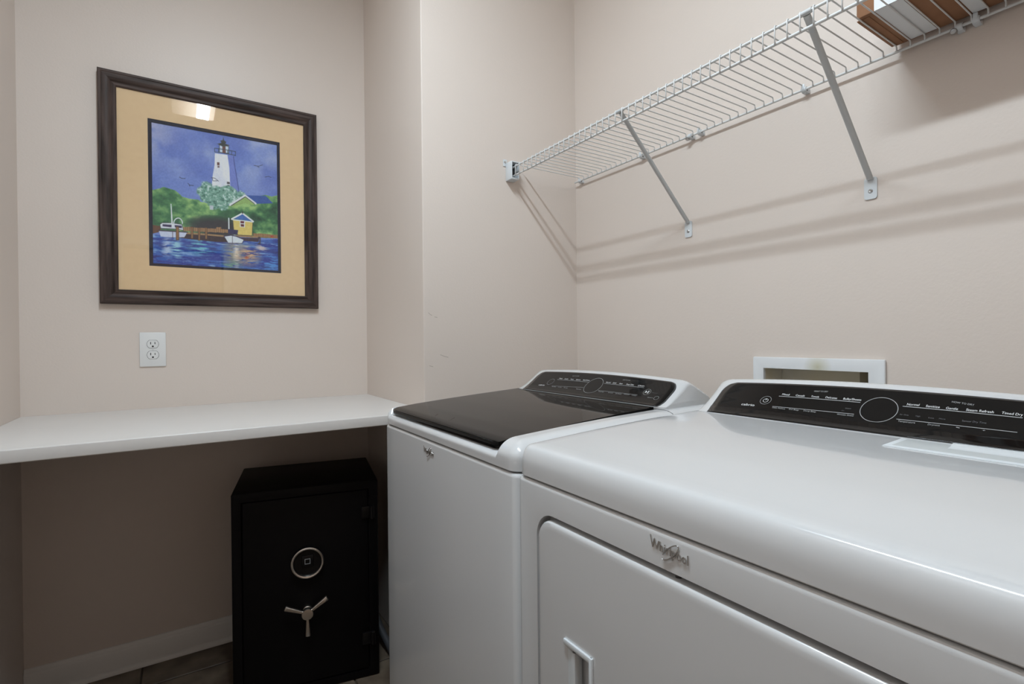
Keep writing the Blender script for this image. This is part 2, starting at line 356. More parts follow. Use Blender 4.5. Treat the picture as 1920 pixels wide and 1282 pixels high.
def vnoise(su, sv, seed, octv=3):
    rng = np.random.RandomState(seed); out = np.zeros_like(U_); amp = 1; tot = 0
    for o in range(octv):
        nu, nv = int(1000/su)+3, int(1000/sv)+3; g = rng.rand(nv, nu)
        x, y = U_/su, V_/sv; xi, yi = x.astype(int), y.astype(int); fx, fy = x-xi, y-yi
        fx, fy = fx*fx*(3-2*fx), fy*fy*(3-2*fy)
        out += amp*((g[yi, xi]*(1-fx)+g[yi, xi+1]*fx)*(1-fy) + (g[yi+1, xi]*(1-fx)+g[yi+1, xi+1]*fx)*fy)
        tot += amp; amp *= 0.5; su /= 2; sv /= 2
    return out/tot
IMG = np.zeros(U_.shape+(3,))
def C3(c): return np.array(c, float)/255
def mixin(mask, c):
    m = np.clip(mask, 0, 1)[..., None]; IMG[:] = IMG*(1-m) + np.asarray(c)*m
def inside(pts):
    r = np.zeros(U_.shape, bool); n = len(pts)
    for i in range(n):
        (x0, y0), (x1, y1) = pts[i], pts[(i+1) % n]
        if y0 == y1: continue
        c = ((y0 > V_) != (y1 > V_)) & (U_ < (x1-x0)*(V_-y0)/(y1-y0)+x0); r ^= c
    return r.astype(float)
def dist(pts):
    d = np.full(U_.shape, 1e9)
    for (x0, y0), (x1, y1) in zip(pts[:-1], pts[1:]):
        L = (x1-x0)**2+(y1-y0)**2+1e-9; t = np.clip(((U_-x0)*(x1-x0)+(V_-y0)*(y1-y0))/L, 0, 1)
        d = np.minimum(d, np.hypot(U_-(x0+t*(x1-x0)), V_-(y0+t*(y1-y0))))
    return d
def line(k, wd, c): mixin(1-np.clip((dist(ART[k])-wd/2)/3+0.5, 0, 1), C3(c))
def fill(k, c, outline=None, ow=4):
    d_ = dist(ART[k]+ART[k][:1]); i_ = inside(ART[k]); mixin(np.where(i_ > 0.5, d_, -d_)/3+0.5, C3(c))
    if outline: mixin(1-np.clip((dist(ART[k]+ART[k][:1])-ow/2)/3+0.5, 0, 1), C3(outline))
IMG[:] = C3((116, 133, 198))
cl = vnoise(210, 170, 1, 4)
mixin(np.clip((cl-0.44)*3.0, 0, 0.85)*np.clip((V_-480)/350, 0, 1), C3((168, 174, 210)))
mixin(np.clip((vnoise(300, 240, 9, 4)-0.48)*3, 0, 0.7), C3((94, 110, 184)))
mixin(np.clip((V_-620)/300, 0, 1)*np.clip((240-U_)/240, 0, 1)*np.clip((vnoise(120, 100, 21, 4)-0.35)*3, 0, 0.8), C3((190, 184, 206)))
fill('towershade', (118, 128, 196))
for k, wd, c in (('toweredge', 5, (52, 62, 130)),): line(k, wd, c)
fill('tower', (232, 226, 232))
tm = inside(ART['tower']); mixin(tm*np.clip((vnoise(70, 120, 4, 3)-0.45)*2.2, 0, 0.5), C3((206, 204, 224)))
fill('lantern', (205, 212, 226), (52, 56, 60), 5); fill('core', (110, 62, 52)); fill('roof', (58, 60, 58))
for k in ('rail1', 'rail2', 'post0', 'post1', 'post2', 'post3', 'post4'): line(k, 5, (46, 62, 78))
fill('win1', (104, 62, 58)); fill('win1b', (120, 96, 96)); fill('win2', (78, 70, 76)); fill('win2b', (86, 78, 84))
# trees
tr = inside([(u+18*math.sin(u/23.0), v) for u, v in ART['trees']])
n1 = vnoise(110, 80, 5, 5); n2 = vnoise(46, 36, 6, 4)
edge = np.clip(dist(ART['trees'])/70, 0, 1)
g = np.clip(1.0*(n1-0.5)+0.9*(n2-0.5)+0.44+0.40*(1-edge), 0, 1)[..., None]
col = np.where(g < 0.5, C3((24, 62, 44))*(1-g*2)+C3((58, 112, 70))*g*2, C3((58, 112, 70))*(2-2*g)+C3((160, 192, 118))*(2*g-1))
mixin(tr, col)
dk = np.clip((230-V_+60*n1)/190, 0, 1)
mixin(tr*dk*0.45, C3((26, 44, 38)))
dw = np.clip(1-np.hypot((U_-480)/260, (V_-300)/95), 0, 1)
mixin(tr*np.clip(dw*2.2*(0.4+n2), 0, 0.95), C3((44, 38, 46)))
# pale bush at the tower foot
bs = np.zeros(U_.shape)
for (u, v) in ART['bush']: bs = np.maximum(bs, 1-np.hypot(U_-u, (V_-v)*1.1)/58)
b1 = np.clip(bs*4-0.3+2.2*(vnoise(34, 30, 8, 3)-0.5), 0, 1)*(bs > 0); n3 = vnoise(15, 13, 12, 2)
mixin(b1, C3((98, 144, 128))*(1-n3[..., None])+C3((150, 184, 166))*n3[..., None]); mixin(b1*np.clip((n3-0.6)*6, 0, 0.9), C3((206, 216, 214))); mixin(b1*np.clip((0.36-n3)*6, 0, 0.7), C3((56, 96, 84)))
fill('hroof', (54, 86, 158)); fill('gable', (150, 176, 104)); line('gline', 15, (226, 222, 226)); line('gline2', 5, (58, 48, 52)); fill('whitething', (196, 196, 204))
# quay, fence, water
fill('bank', (104, 66, 46))
for k in ('fence1', 'fence2', 'post_a'):
    m_ = inside(ART[k]); mixin(m_, C3((166, 122, 84))); mixin(m_*(np.sin(U_*0.42) > 0.75)*0.8, C3((96, 62, 44)))
wt = inside(ART['water']); ws = vnoise(150, 15, 30, 4); w2 = vnoise(90, 12, 31, 4)
mixin(wt, C3((44, 62, 146))); mixin(wt*np.clip((ws-0.45)*5, 0, 0.9), C3((62, 106, 182))); mixin(wt*np.clip((w2-0.62)*7, 0, 0.9), C3((142, 176, 216))); mixin(wt*np.clip((0.36-w2)*6, 0, 0.7), C3((32, 36, 104)))
def refl(u, v, ru, rv, c, s, th=0.45):
    mixin(wt*np.clip(1.3-np.hypot((U_-u)/ru, (V_-v)/rv), 0, 1)*np.clip((vnoise(64, 7.5, s, 3)-th)*9, 0, 0.95), C3(c))
refl(110, 125, 40, 90, (190, 200, 222), 41); refl(175, 120, 45, 110, (160, 202, 214), 42); refl(360, 150, 110, 75, (116, 182, 196), 43)
refl(620, 120, 90, 120, (156, 148, 132), 44, 0.3); refl(640, 120, 26, 120, (222, 212, 208), 45, 0.35); refl(735, 110, 105, 78, (226, 178, 130), 46, 0.36); refl(724, 96, 20, 26, (190, 96, 66), 47, 0.42)
refl(600, 25, 80, 35, (120, 158, 130), 48, 0.4); refl(930, 60, 120, 90, (86, 146, 210), 49); refl(60, 30, 130, 40, (40, 92, 176), 50); refl(850, 175, 60, 30, (214, 190, 184), 51)
fill('dockdark', (58, 36, 42)); fill('dockdark2', (64, 44, 58)); line('dockline', 12, (168, 128, 88)); line('pier1', 10, (70, 58, 62))
fill('shed', (226, 196, 112), (60, 48, 44), 4); mixin(inside(ART['shed'])*np.clip((260-V_)/60, 0, 1)*np.clip((790-U_)/90, 0, 0.7), C3((208, 142, 62)))
fill('shedgable', (62, 104, 176)); line('shedline', 12, (236, 234, 238)); line('shedline2', 8, (236, 234, 238)); fill('swin', (230, 228, 230)); fill('swin1', (104, 30, 40)); fill('swin2', (104, 30, 40)); fill('bird0', (44, 34, 34))
fill('cabin', (226, 222, 232), (60, 54, 70), 4); fill('cwin1', (62, 50, 86)); fill('cwin2', (54, 44, 84)); line('arch', 7, (226, 222, 232)); fill('mast1', (230, 228, 236))
fill('hull1', (206, 206, 228)); line('hull1line', 8, (56, 44, 60)); line('hull1keel', 4, (70, 60, 70))
for k in ('pile0', 'pile1', 'pile2', 'pile3'): fill(k, (150, 104, 62), (70, 46, 40), 4)
fill('mast2', (230, 230, 238)); fill('canopy', (44, 40, 84)); fill('hull2', (222, 222, 234)); line('hull2b', 4, (52, 44, 66)); line('hull2line', 8, (48, 42, 78)); line('hull2keel', 4, (90, 80, 90)); fill('red', (186, 62, 56))
for i in range(8): line('gull%d' % i, 3.5, (40, 42, 62))
IMG = np.clip(IMG + (vnoise(8, 8, 77, 2)-0.5)[..., None]*0.07, 0, 1)
IMG = np.clip(np.where(IMG <= 0.04045, IMG/12.92, ((IMG+0.055)/1.055)**2.4)*np.array((1.08, 1.17, 1.16)), 0, 0.9)
off = wl(pic); gx = QX0-0.003+(QX1-QX0+0.006)*U_/1000-off.x; gz = QZ0-0.003+(QZ1-QZ0+0.006)*V_/1000-off.z
co_ = np.stack([gx, np.full(gx.shape, YB-0.0068-off.y), gz], -1).reshape(-1, 3)
idx = np.arange((GW+1)*(GH+1)).reshape(GH+1, GW+1)
fc = np.stack([idx[:-1, :-1], idx[:-1, 1:], idx[1:, 1:], idx[1:, :-1]], -1).reshape(-1, 4)
me = bpy.data.meshes.new('art_print'); me.vertices.add(len(co_)); me.vertices.foreach_set('co', co_.ravel())
me.loops.add(fc.size); me.loops.foreach_set('vertex_index', fc.ravel().astype(np.int32))
me.polygons.add(len(fc)); me.polygons.foreach_set('loop_start', np.arange(0, fc.size, 4, dtype=np.int32))
me.update(calc_edges=True)
at = me.color_attributes.new('ink', 'FLOAT_COLOR', 'POINT')
at.data.foreach_set('color', np.concatenate([IMG.reshape(-1, 3), np.ones((len(co_), 1))], 1).astype(np.float32).ravel())
M_ink = mat('printed_ink', (0.5, 0.5, 0.5), 0.6)
an = M_ink.node_tree.nodes.new('ShaderNodeAttribute'); an.attribute_name = 'ink'
M_ink.node_tree.links.new(an.outputs['Color'], M_ink.node_tree.nodes['Principled BSDF'].inputs['Base Color'])
me.materials.append(M_ink); link('art_print', me, pic, 'lighthouse and harbour painting print')

# ------------------------------------------------------------------ wall outlet
out = thing('wall_outlet', 'white duplex electrical outlet on the back wall under the framed picture', 'outlet', (-0.0872, YB, 1.0652))
box('cover_plate', -0.1264, -0.0480, YB-0.006, YB-0.0004, 1.0652, 1.1885, M_plate, out, 0.0025)
def receptacle(zc):
    n = 40; pts = []
    for k in range(n):
        a = 2*math.pi*k/n; x, z = 0.0172*math.cos(a), 0.0172*math.sin(a); pts.append((x, max(-0.0142, min(0.0142, z))))
    vs = []; cxx = -0.0871
    for sc, y in ((1.05, YB-0.0061), (1.05, YB-0.0063)):
        vs += [(cxx+p[0]*sc, y, zc+p[1]*sc) for p in pts]
    fs = [(i, (i+1) % n, n+(i+1) % n, n+i) for i in range(n)] + [tuple(range(n, 2*n))]
    mesh('receptacle_gap', vs, fs, M_slot, out)
    vs = []
    for sc, y in ((1.0, YB-0.006), (1.0, YB-0.0074), (0.96, YB-0.0080)):
        vs += [(cxx+p[0]*sc, y, zc+p[1]*sc) for p in pts]
    fs = [(j*n+i, j*n+(i+1) % n, (j+1)*n+(i+1) % n, (j+1)*n+i) for j in range(2) for i in range(n)] + [tuple(range(2*n, 3*n))]
    r = mesh('receptacle', vs, fs, M_plate, out, 40)
    box('slot', cxx-0.0076, cxx-0.0053, YB-0.0083, YB-0.0079, zc-0.001, zc+0.0075, M_slot, r)
    box('slot', cxx+0.0053, cxx+0.0074, YB-0.0083, YB-0.0079, zc+0.0, zc+0.0068, M_slot, r)
    turned('ground_hole', (cxx, YB-0.0079, zc-0.0082), (0, -1, 0), [(0.0030, 0), (0.0030, 0.0005)], M_slot, r, 16)
receptacle(1.1462); receptacle(1.1072)
turned('screw', (-0.0871, YB-0.006, 1.1267), (0, -1, 0), [(0.0032, 0), (0.0028, 0.001)], M_plate, out, 16)
box('screw_slot', -0.0897, -0.0845, YB-0.0072, YB-0.0069, 1.1263, 1.1271, M_scuff, out)

# ------------------------------------------------------------------ washer box in the shelf wall
ub = thing('washer_outlet_box', 'white plastic recessed plumbing box in the wall behind the dryer', 'utility box', (XR, 0.681, 0.885))
bm = bmesh.new(); fr = (0.519, 0.8435, 0.888, 1.0945)
add_box(bm, XR-0.010, XR-0.0004, fr[0], fr[1], fr[2], fr[3], 0.003)
M_face = mat('white_box_plastic', (0.77, 0.78, 0.79), 0.35)
nt = M_face.node_tree; b_ = nt.nodes['Principled BSDF']
g_ = nt.nodes.new('ShaderNodeNewGeometry'); vd = nt.nodes.new('ShaderNodeVectorMath'); vd.operation = 'DISTANCE'; vd.inputs[1].default_value = (XR-0.01, 0.668, 1.072)
rp = nt.nodes.new('ShaderNodeValToRGB'); rp.color_ramp.elements[0].color = (*lin((196, 192, 168)), 1); rp.color_ramp.elements[1].color = (0.77, 0.78, 0.79, 1); rp.color_ramp.elements[1].position = 0.035
nt.links.new(g_.outputs['Position'], vd.inputs[0]); nt.links.new(vd.outputs['Value'], rp.inputs[0]); nt.links.new(rp.outputs[0], b_.inputs['Base Color'])
ff = bmobj('face_frame', bm, M_face, ub, 35)
cut(ff, box('cutter', XR-0.02, XR+0.01, BY0+0.003, BY1-0.003, BZ0+0.003, BZ1-0.003, M_face))
bm = bmesh.new(); x1 = XR+0.085
add_box(bm, x1, x1+0.002, BY0+0.0005, BY1-0.0005, BZ0+0.0005, BZ1-0.0005)
for a in ((BY0+0.0005, BY0+0.0025), (BY1-0.0025, BY1-0.0005)): add_box(bm, XR, x1, a[0], a[1], BZ0+0.0005, BZ1-0.0005)
for a in ((BZ0+0.0005, BZ0+0.0025), (BZ1-0.0025, BZ1-0.0005)): add_box(bm, XR, x1, BY0+0.0025, BY1-0.0025, a[0], a[1])
bmobj('recess', bm, M_boxin, ub, None, 'stained beige box interior')
box('divider', XR+0.03, XR+0.084, 0.588, 0.591, BZ0+0.003, BZ1-0.003, M_boxin, ub)
for yv in (0.745, 0.64):
    bm = bmesh.new(); add_tube(bm, [(XR+0.05, yv, BZ0+0.003), (XR+0.05, yv, BZ0+0.055)], 0.009, 12); add_tube(bm, [(XR+0.05, yv, BZ0+0.045), (XR+0.012, yv, BZ0+0.045)], 0.007, 12)
    v_ = bmobj('valve', bm, M_screw, ub, 40); box('valve_handle', XR+0.028, XR+0.036, yv-0.014, yv+0.014, BZ0+0.055, BZ0+0.061, M_slot, v_, 0.002)

# ------------------------------------------------------------------ wire shelf
YS0, YS1 = -0.22, 1.604
sh = thing('wire_shelf', 'long white vinyl-coated wire shelf mounted high on the right wall', 'shelf', (1.2, 0.7, 1.76))
XFr, ZT, ZB, XBk, ZBk = 1.046, 1.7925, 1.7600, 1.3545, 1.7868
tube('front_top_rod', [(XFr, YS0, ZT), (XFr, YS1, ZT)], 0.0033, M_wire, sh)
tube('front_bottom_rod', [(XFr, YS0, ZB), (XFr, YS1, ZB)], 0.0033, M_wire, sh)
tube('rear_rod', [(XBk, YS0, ZBk), (XBk, YS1, ZBk)], 0.0033, M_wire, sh)
tube('middle_rod', [(1.104, YS0, ZT), (1.104, YS1, ZT)], 0.0027, M_wire, sh)
bm = bmesh.new(); zw = ZT+0.0048; xw = XFr-0.0046
add_tube(bm, [(XBk-0.0045, 0, ZBk-0.001), (XBk-0.0050, 0, zw-0.003), (XBk-0.006, 0, zw-0.001), (XBk-0.009, 0, zw), (1.2, 0, zw), (xw+0.004, 0, zw), (xw+0.001, 0, zw-0.001), (xw, 0, zw-0.005), (xw, 0, ZB-0.0045)], 0.0016, 6)
bmesh.ops.translate(bm, verts=bm.verts, vec=-Vector((1.2, 0, 1.76)))
wme = bpy.data.meshes.new('shelf_wire'); bm.to_mesh(wme); bm.free(); wme.materials.append(M_wire)
wme.polygons.foreach_set('use_smooth', [True]*len(wme.polygons))
y = 1.1067 + 18*0.0258
while y > YS0+0.01:
    o = bpy.data.objects.new('shelf_wire', wme); COL.objects.link(o); o.parent = sh; o.location = (0, y-0.7, 0); y -= 0.0258

def bracket(yt, yb, label):
    t = thing('shelf_bracket', label, 'bracket', (XR, yb, 1.47), 'diagonal struts under the wire shelf')
    a = Vector((XFr+0.004, yt, ZT-0.004)); b = Vector((XR-0.006, yb, 1.519))
    tube('strut', [a, a*0.9+b*0.1, b+Vector((-0.003, 0, 0.006)), b], 0.006, M_galv, t, 10, (0.0072, 0.0048))
    bm = bmesh.new(); add_disc(bm, (XFr, yt-0.012, ZT), (0, 1, 0), [(0.0052, 0), (0.0052, 0.024)], 12)
    bmobj('rod_clip', bm, M_galv, t, 40)
    bm = bmesh.new(); add_box(bm, XR-0.0032, XR-0.0005, yb-0.0135, yb+0.0135, 1.473, 1.524)
    es = [e for e in bm.edges if abs(e.verts[0].co.y-e.verts[1].co.y) < 1e-6 and abs(e.verts[0].co.z-e.verts[1].co.z) < 1e-6]
    bmesh.ops.bevel(bm, geom=es, offset=0.006, segments=4, affect='EDGES', profile=0.5)
    p = bmobj('wall_plate', bm, M_wplastic, t, 35)
    turned('screw', (XR-0.0032, yb, 1.492), (-1, 0, 0), [(0.005, 0), (0.0048, 0.001), (0.003, 0.0022), (0.0012, 0.0018)], M_screw, t, 16)
bracket(1.041, 1.0645, 'grey diagonal shelf strut nearer the corner of the room, left of the other')
bracket(0.530, 0.5485, 'grey diagonal shelf strut near the cardboard box end of the shelf')

clips = [(1.5742, 0, 'white wall clip at the corner end of the wire shelf'), (1.2478, 0, 'white wall clip on the shelf just left of the left strut foot'),
         (1.0430, 1, 'left clip of the touching pair beside the left strut'), (1.0075, 0, 'right clip of the touching pair beside the left strut'),
         (0.6914, 0, 'white wall clip on the rear rod just left of the right strut'), (0.3794, 1, 'screw-headed wall clip under the cardboard box'),
         (0.3523, 0, 'plain wall clip under the cardboard box, nearest the frame edge')]
for yc, scr, lab in clips:
    t = thing('wall_clip', lab, 'shelf clip', (XR, yc, ZBk), 'clips holding the rear rod of the wire shelf')
    bm = bmesh.new(); add_disc(bm, (XBk, yc-0.006, ZBk), (0, 1, 0), [(0.0062, 0), (0.0072, 0.002), (0.0072, 0.010), (0.0062, 0.012)], 14)
    add_box(bm, XBk, XR-0.0004, yc-0.006, yc+0.006, ZBk-0.008, ZBk+0.004, 0.001)
    bmobj('clip_body', bm, M_wplastic, t, 40)
    if scr: turned('screw', (XBk-0.001, yc+0.008, ZBk-0.006), (-1, 0, -0.4), [(0.0062, -0.006), (0.0062, 0.004), (0.0048, 0.006), (0.002, 0.005)], M_screw, t, 16)
    else: box('hook', XBk-0.0075, XBk-0.0045, yc-0.004, yc+0.004, ZBk-0.002, ZBk+0.012, M_wplastic, t, 0.001)

eb = thing('shelf_end_bracket', 'white plastic end cup holding the shelf front on the corner wall', 'bracket', (1.05, YA, 1.745))
yb0 = YA-0.042
cup = box('cup', 1.0285, 1.0645, yb0, YA-0.0005, 1.7445, 1.812, M_wplastic, eb, 0.003)
cut(cup, box('cutter', 1.0325, 1.0610, yb0-0.02, YA-0.006, 1.7500, 1.8075, M_wplastic))
box('cup_shade_sheet', 1.0326, 1.0609, YA-0.0125, YA-0.0062, 1.7501, 1.8074, M_brim, eb)  # dark sheet standing in for the shade inside the open cup
box('screw_ear', 1.018, 1.034, YA-0.0035, YA-0.0005, 1.800, 1.826, M_wplastic, eb, 0.001)
turned('screw', (1.025, YA-0.0035, 1.815), (0, -1, 0), [(0.0042, 0), (0.0040, 0.001), (0.002, 0.0018)], M_screw, eb, 14)

# cardboard box lying on the shelf
zb0 = zw+0.0022
cb = thing('cardboard_box', 'brown cardboard parcel with white paper wraps lying on the wire shelf', 'box', (1.26, 0.31, zb0))
box('carton', 1.172, 1.357, 0.13, 0.4935, zb0+0.0012, zb0+0.150, M_card, cb, 0.003)
box('bottom_flap', 1.182, 1.350, 0.474, 0.4965, zb0, zb0+0.0025, M_card, cb, 0.0008)
for (a, b2) in ((0.4145, 0.4605), (0.3325, 0.356)):
    bm = bmesh.new()
    add_box(bm, 1.1705, 1.350, a, b2, zb0+0.0002, zb0+0.0012); add_box(bm, 1.1703, 1.1719, a, b2, zb0+0.0002, zb0+0.1512)
    add_box(bm, 1.1703, 1.350, a, b2, zb0+0.1502, zb0+0.1512)
    bmobj('paper_wrap', bm, M_paper, cb, None, 'white paper wrap')

# ------------------------------------------------------------------ laundry machines
def rrect(x0, x1, y0, y1, r, ny, nx, kc=6, ys=None):
    """outline of a rounded rectangle, front edge first; sampled so that left/right and front/back pair up"""
    pts = []
    fy = [y0+r] + list(ys) + [y1-r] if ys else [y0+r+(y1-y0-2*r)*i/(ny-1) for i in range(ny)]
    fx = [x0+r+(x1-x0-2*r)*(i/(nx-1))**1.6 for i in range(nx)]
    arc = lambda cx, cy, a0: [(cx+r*math.cos(a0-math.pi/2*k/(kc)), cy+r*math.sin(a0-math.pi/2*k/kc)) for k in range(1, kc)]
    pts += [(x0, yv) for yv in fy]
    pts += arc(x0+r, y1-r, math.pi)
    pts += [(xv, y1) for xv in fx]
    pts += arc(x1-r, y1-r, math.pi/2)
    pts += [(x1, yv) for yv in reversed(fy)]
    pts += arc(x1-r, y0+r, 0)
    pts += [(xv, y0) for xv in reversed(fx)]
    pts += arc(x0+r, y0+r, -math.pi/2)
    return pts

LOW = 0.0220 # depth of the bed the washer lid lies in
# rim of the dryer top: nearly upright face, then a tight turn into the flat (inset, share of height)
RIM = [(0, 0), (0.0008, 0.22), (0.0020, 0.42), (0.0038, 0.60), (0.0060, 0.75), (0.0085, 0.855), (0.0110, 0.915), (0.0145, 0.955), (0.020, 0.98), (0.030, 0.995), (0.040, 1.0)]
TOPT = [(0.0, 0.9640), (0.03, 0.9655), (0.15, 0.9735), (0.30, 0.9810), (0.46, 0.9863), (0.70, 0.9895)]
def interp(tab, t):
    if t <= tab[0][0]: return tab[0][1]
    for (a, va), (b, vb) in zip(tab[:-1], tab[1:]):
        if t <= b: return va+(vb-va)*(t-a)/(b-a)
    return tab[-1][1]
def smooth01(t):
    t = max(0, min(1, t)); return t*t*(3-2*t)

def cabinet(name, th, x0, x1, y0, y1, ztop, m):
    ins = [(0.0, 0.03), (0.0, ztop-0.008), (0.0006, ztop-0.0045), (0.0022, ztop-0.0015), (0.005, ztop), (0.010, ztop)]
    vs, fs = [], []; n = None
    for d, z in ins:
        p = rrect(x0+d, x1-d, y0+d, y1-d, 0.016, 12, 10); n = len(p); vs += [(a, b, z) for a, b in p]
    for j in range(len(ins)-1): fs += [(j*n+i, j*n+(i+1) % n, (j+1)*n+(i+1) % n, (j+1)*n+i) for i in range(n)]
    fs += [tuple(range(n))[::-1], tuple(range((len(ins)-1)*n, len(ins)*n))]
    return mesh(name, vs, fs, m, th, 30)

def deck(th, x0, x1, y0, y1, zs, dz, lid=None):
    """top of a machine: rounded rim, surface rising to the back, optional sunken lid bed"""
    RC = 0.026; ws = [0, .015, .04, .06, .09]
    lo_, hi_ = y0+0.0415, y1-0.0415
    if lid: # dense where the bed walls are
        ys = [lid[0]-0.0125+0.0120*k/8 for k in range(9)] + [lid[1]+0.0005+0.0120*k/8 for k in range(9)]
        ys += [lo_, (lo_+lid[0]-0.0125)/2] + [lid[0]+(lid[1]-lid[0])*k/14 for k in range(1, 14)]
    else: ys = [lo_+(hi_-lo_)*i/18 for i in range(19)]
    ys = sorted(t for t in ys if lo_ <= t <= hi_)
    def low(yv):
        if not lid: return 0
        return smooth01((yv-lid[0]+0.011)/0.009)*smooth01((lid[1]+0.011-yv)/0.009)
    def P(x): return interp(TOPT, x-x0)+dz
    ZV = zs+0.0215
    prof = [(0.006, zs-0.0005), (0.0012, zs), (0, zs+0.0015), (0, zs+0.012)] + ([(0.040*(1-math.cos(a)), math.sin(a)) for a in [math.pi/2*k/9 for k in range(0, 10)]] if lid else RIM)
    vs, fs = [], []; NX = 24; ny = len(ys)+2; n = None
    for k, (d, q) in enumerate(prof):
        r = max(RC-d*0.8, 0.0001); p = rrect(x0+d, x1-d, y0+d, y1-d, r, 0, NX, 6, ys); n = len(p)
        for a, b in p:
            if k < 4: z = q
            else:
                s_ = low(b); pk = P(a)-LOW*s_; zv = ZV-0.006*s_
                z = zv+(pk-zv)*q
            vs.append((a, b, z))
    for j in range(len(prof)-1): fs += [(j*n+i, j*n+(i+1) % n, (j+1)*n+(i+1) % n, (j+1)*n+i) for i in range(n)]
    # fill the middle with a grid between the paired points of the last ring
    base = (len(prof)-1)*n
    fro = [base+i for i in range(ny)]; kc = 5
    lef = [base+ny+kc+i for i in range(NX)]; bak = [base+ny+kc+NX+kc+i for i in range(ny)][::-1]; rig = [base+2*ny+2*kc+NX+kc+i for i in range(NX)][::-1]
    d = prof[-1][0]; grid = []
    rowy = [vs[i][1] for i in fro]
    for i in range(NX):
        xx = vs[lef[i]][0]; row = [rig[i]]
        for yv in rowy:
            vs.append((xx, yv, P(xx)-LOW*low(yv))); row.append(len(vs)-1)
        row.append(lef[i]); grid.append(row)
    for i in range(NX-1):
        for j in range(len(grid[0])-1): fs.append((grid[i][j], grid[i][j+1], grid[i+1][j+1], grid[i+1][j]))
    # front and back strips
    c0 = [base+n-kc+k for k in range(kc)]; c1 = [base+ny+k for k in range(kc)]
    fr_ = [rig[0]] + c0 + fro + c1 + [lef[0]]
    g0 = grid[0]
    for j in range(ny-1): fs.append((fro[j], fro[j+1], g0[j+2], g0[j+1]))
    fs.append(tuple([rig[0]] + c0 + [fro[0], g0[1]])); fs.append(tuple([fro[-1]] + c1 + [lef[0], g0[-2]]))
    g1 = grid[-1]; c2 = [base+ny+kc+NX+k for k in range(kc)]; c3 = [base+2*ny+2*kc+NX+k for k in range(kc)]
    for j in range(ny-1): fs.append((bak[j], bak[j+1], g1[j+2], g1[j+1]))
    fs.append(tuple([lef[-1]] + c2 + [bak[-1], g1[-2]])); fs.append(tuple([bak[0]] + c3 + [rig[-1], g1[1]]))
    return mesh('top_deck', vs, fs, M_white, th, 38)

PROF = [(0.945, 0.9865), (0.955, 0.9905), (0.970, 0.9995), (0.990, 1.0155), (1.010, 1.0325), (1.022, 1.0430), (1.030, 1.0492), (1.038, 1.0525), (1.046, 1.0525), (1.060, 1.0475), (1.090, 1.0295), (1.118, 1.0095), (1.127, 1.0010), (1.130, 0.9870), (1.130, 0.960)]
XB_, XT_ = 0.945, 1.026
def arcf(yy, half): return 1+0.17*(1-(yy/half)**2)
HS = {} # height factor of each console, by its lift
def csurf(y, v, yc, half, dz):
    """point and normal of the console face; v runs 0..1 from the foot to the top of the panel"""
    f = lambda vv: Vector((XB_+(XT_-XB_)*vv, y, 0.9865+dz+(interp(PROF, XB_+(XT_-XB_)*vv)-0.9865)*HS.get(dz, 1)*arcf(y-yc, half)))
    p = f(v); t = f(v+0.02)-f(v-0.02); nrm = Vector((-t.z, 0, t.x)).normalized()
    return p, nrm

def console(th, yc, half, dz):
    ends = [0, 0.0015, 0.004, 0.008, 0.014, 0.022, 0.03]
    st = [-half+e for e in ends] + [-half+0.03+(2*half-0.06)*i/20 for i in range(1, 20)] + [half-e for e in reversed(ends)]
    vs, fs = [], []; k = len(PROF)
    for s_ in st:
        e = half-abs(s_); t = max(0, 1-e/0.03); q = math.sqrt(max(0, 1-t*t)); sc = 0.80+0.20*q
        for (px, pz) in PROF:
            z = 0.9865+dz+(pz-0.9865)*(HS.get(dz, 1)*arcf(s_, half)*sc if pz > 0.9865 else 1)
            x = px+(1-q)*0.010*max(-1, min(1, (1.045-px)/0.03))
            vs.append((x, yc+s_, z))
        # close under the deck
        vs.append((0.95+(1-q)*0.012, yc+s_, 0.960+dz))
    k += 1
    for j in range(len(st)-1): fs += [(j*k+i, j*k+(i+1) % k, (j+1)*k+(i+1) % k, (j+1)*k+i) for i in range(k)]
    fs += [tuple(range(k))[::-1], tuple(range((len(st)-1)*k, len(st)*k))]
    return mesh('control_console', vs, fs, M_white, th, 40)

def cpanel(th, yc, half, dz, ph, sh=0):
    """black face, set 1 mm proud of the console with rounded upper corners"""
    def make(name, grow, lift, m, par):
        vs, fs = [], []; vsn = [0.004+0.98*i/24 for i in range(25)]; vsn[-1] = 0.985+grow*2
        ny = 40
        for v in vsn:
            hv = ph+grow; top = vsn[-1]; c = 0.30
            if v > top-c: hv -= 0.024*(1-math.sqrt(max(0, 1-((v-(top-c))/c)**2)))
            hv += -0.004*max(0, 1-v*4)
            for i in range(ny+1):
                p, nr = csurf(yc+sh-hv+2*hv*i/ny, v, yc, half, dz); vs.append(p+nr*lift)
        a = ny+1
        for j in range(len(vsn)-1): fs += [(j*a+i, j*a+i+1, (j+1)*a+i+1, (j+1)*a+i) for i in range(ny)]
        o = mesh(name, vs, fs, m, par, 60)
        # give the sheet a thickness by extruding it into the console
        bm = bmesh.new(); bm.from_mesh(o.data); bm.normal_update()
        r = bmesh.ops.extrude_face_region(bm, geom=bm.faces[:])
        bmesh.ops.translate(bm, verts=[g for g in r['geom'] if isinstance(g, bmesh.types.BMVert)], vec=Vector((0.0025, 0, -0.0035)))
        bmesh.ops.recalc_face_normals(bm, faces=bm.faces); bm.to_mesh(o.data); bm.free(); return o
    make('panel_rim', 0.0032, 0.0006, M_brim, th)
    p = make('control_panel', 0.0, 0.0014, M_bpanel, th); p['label'] = 'glossy black control panel'
    return p

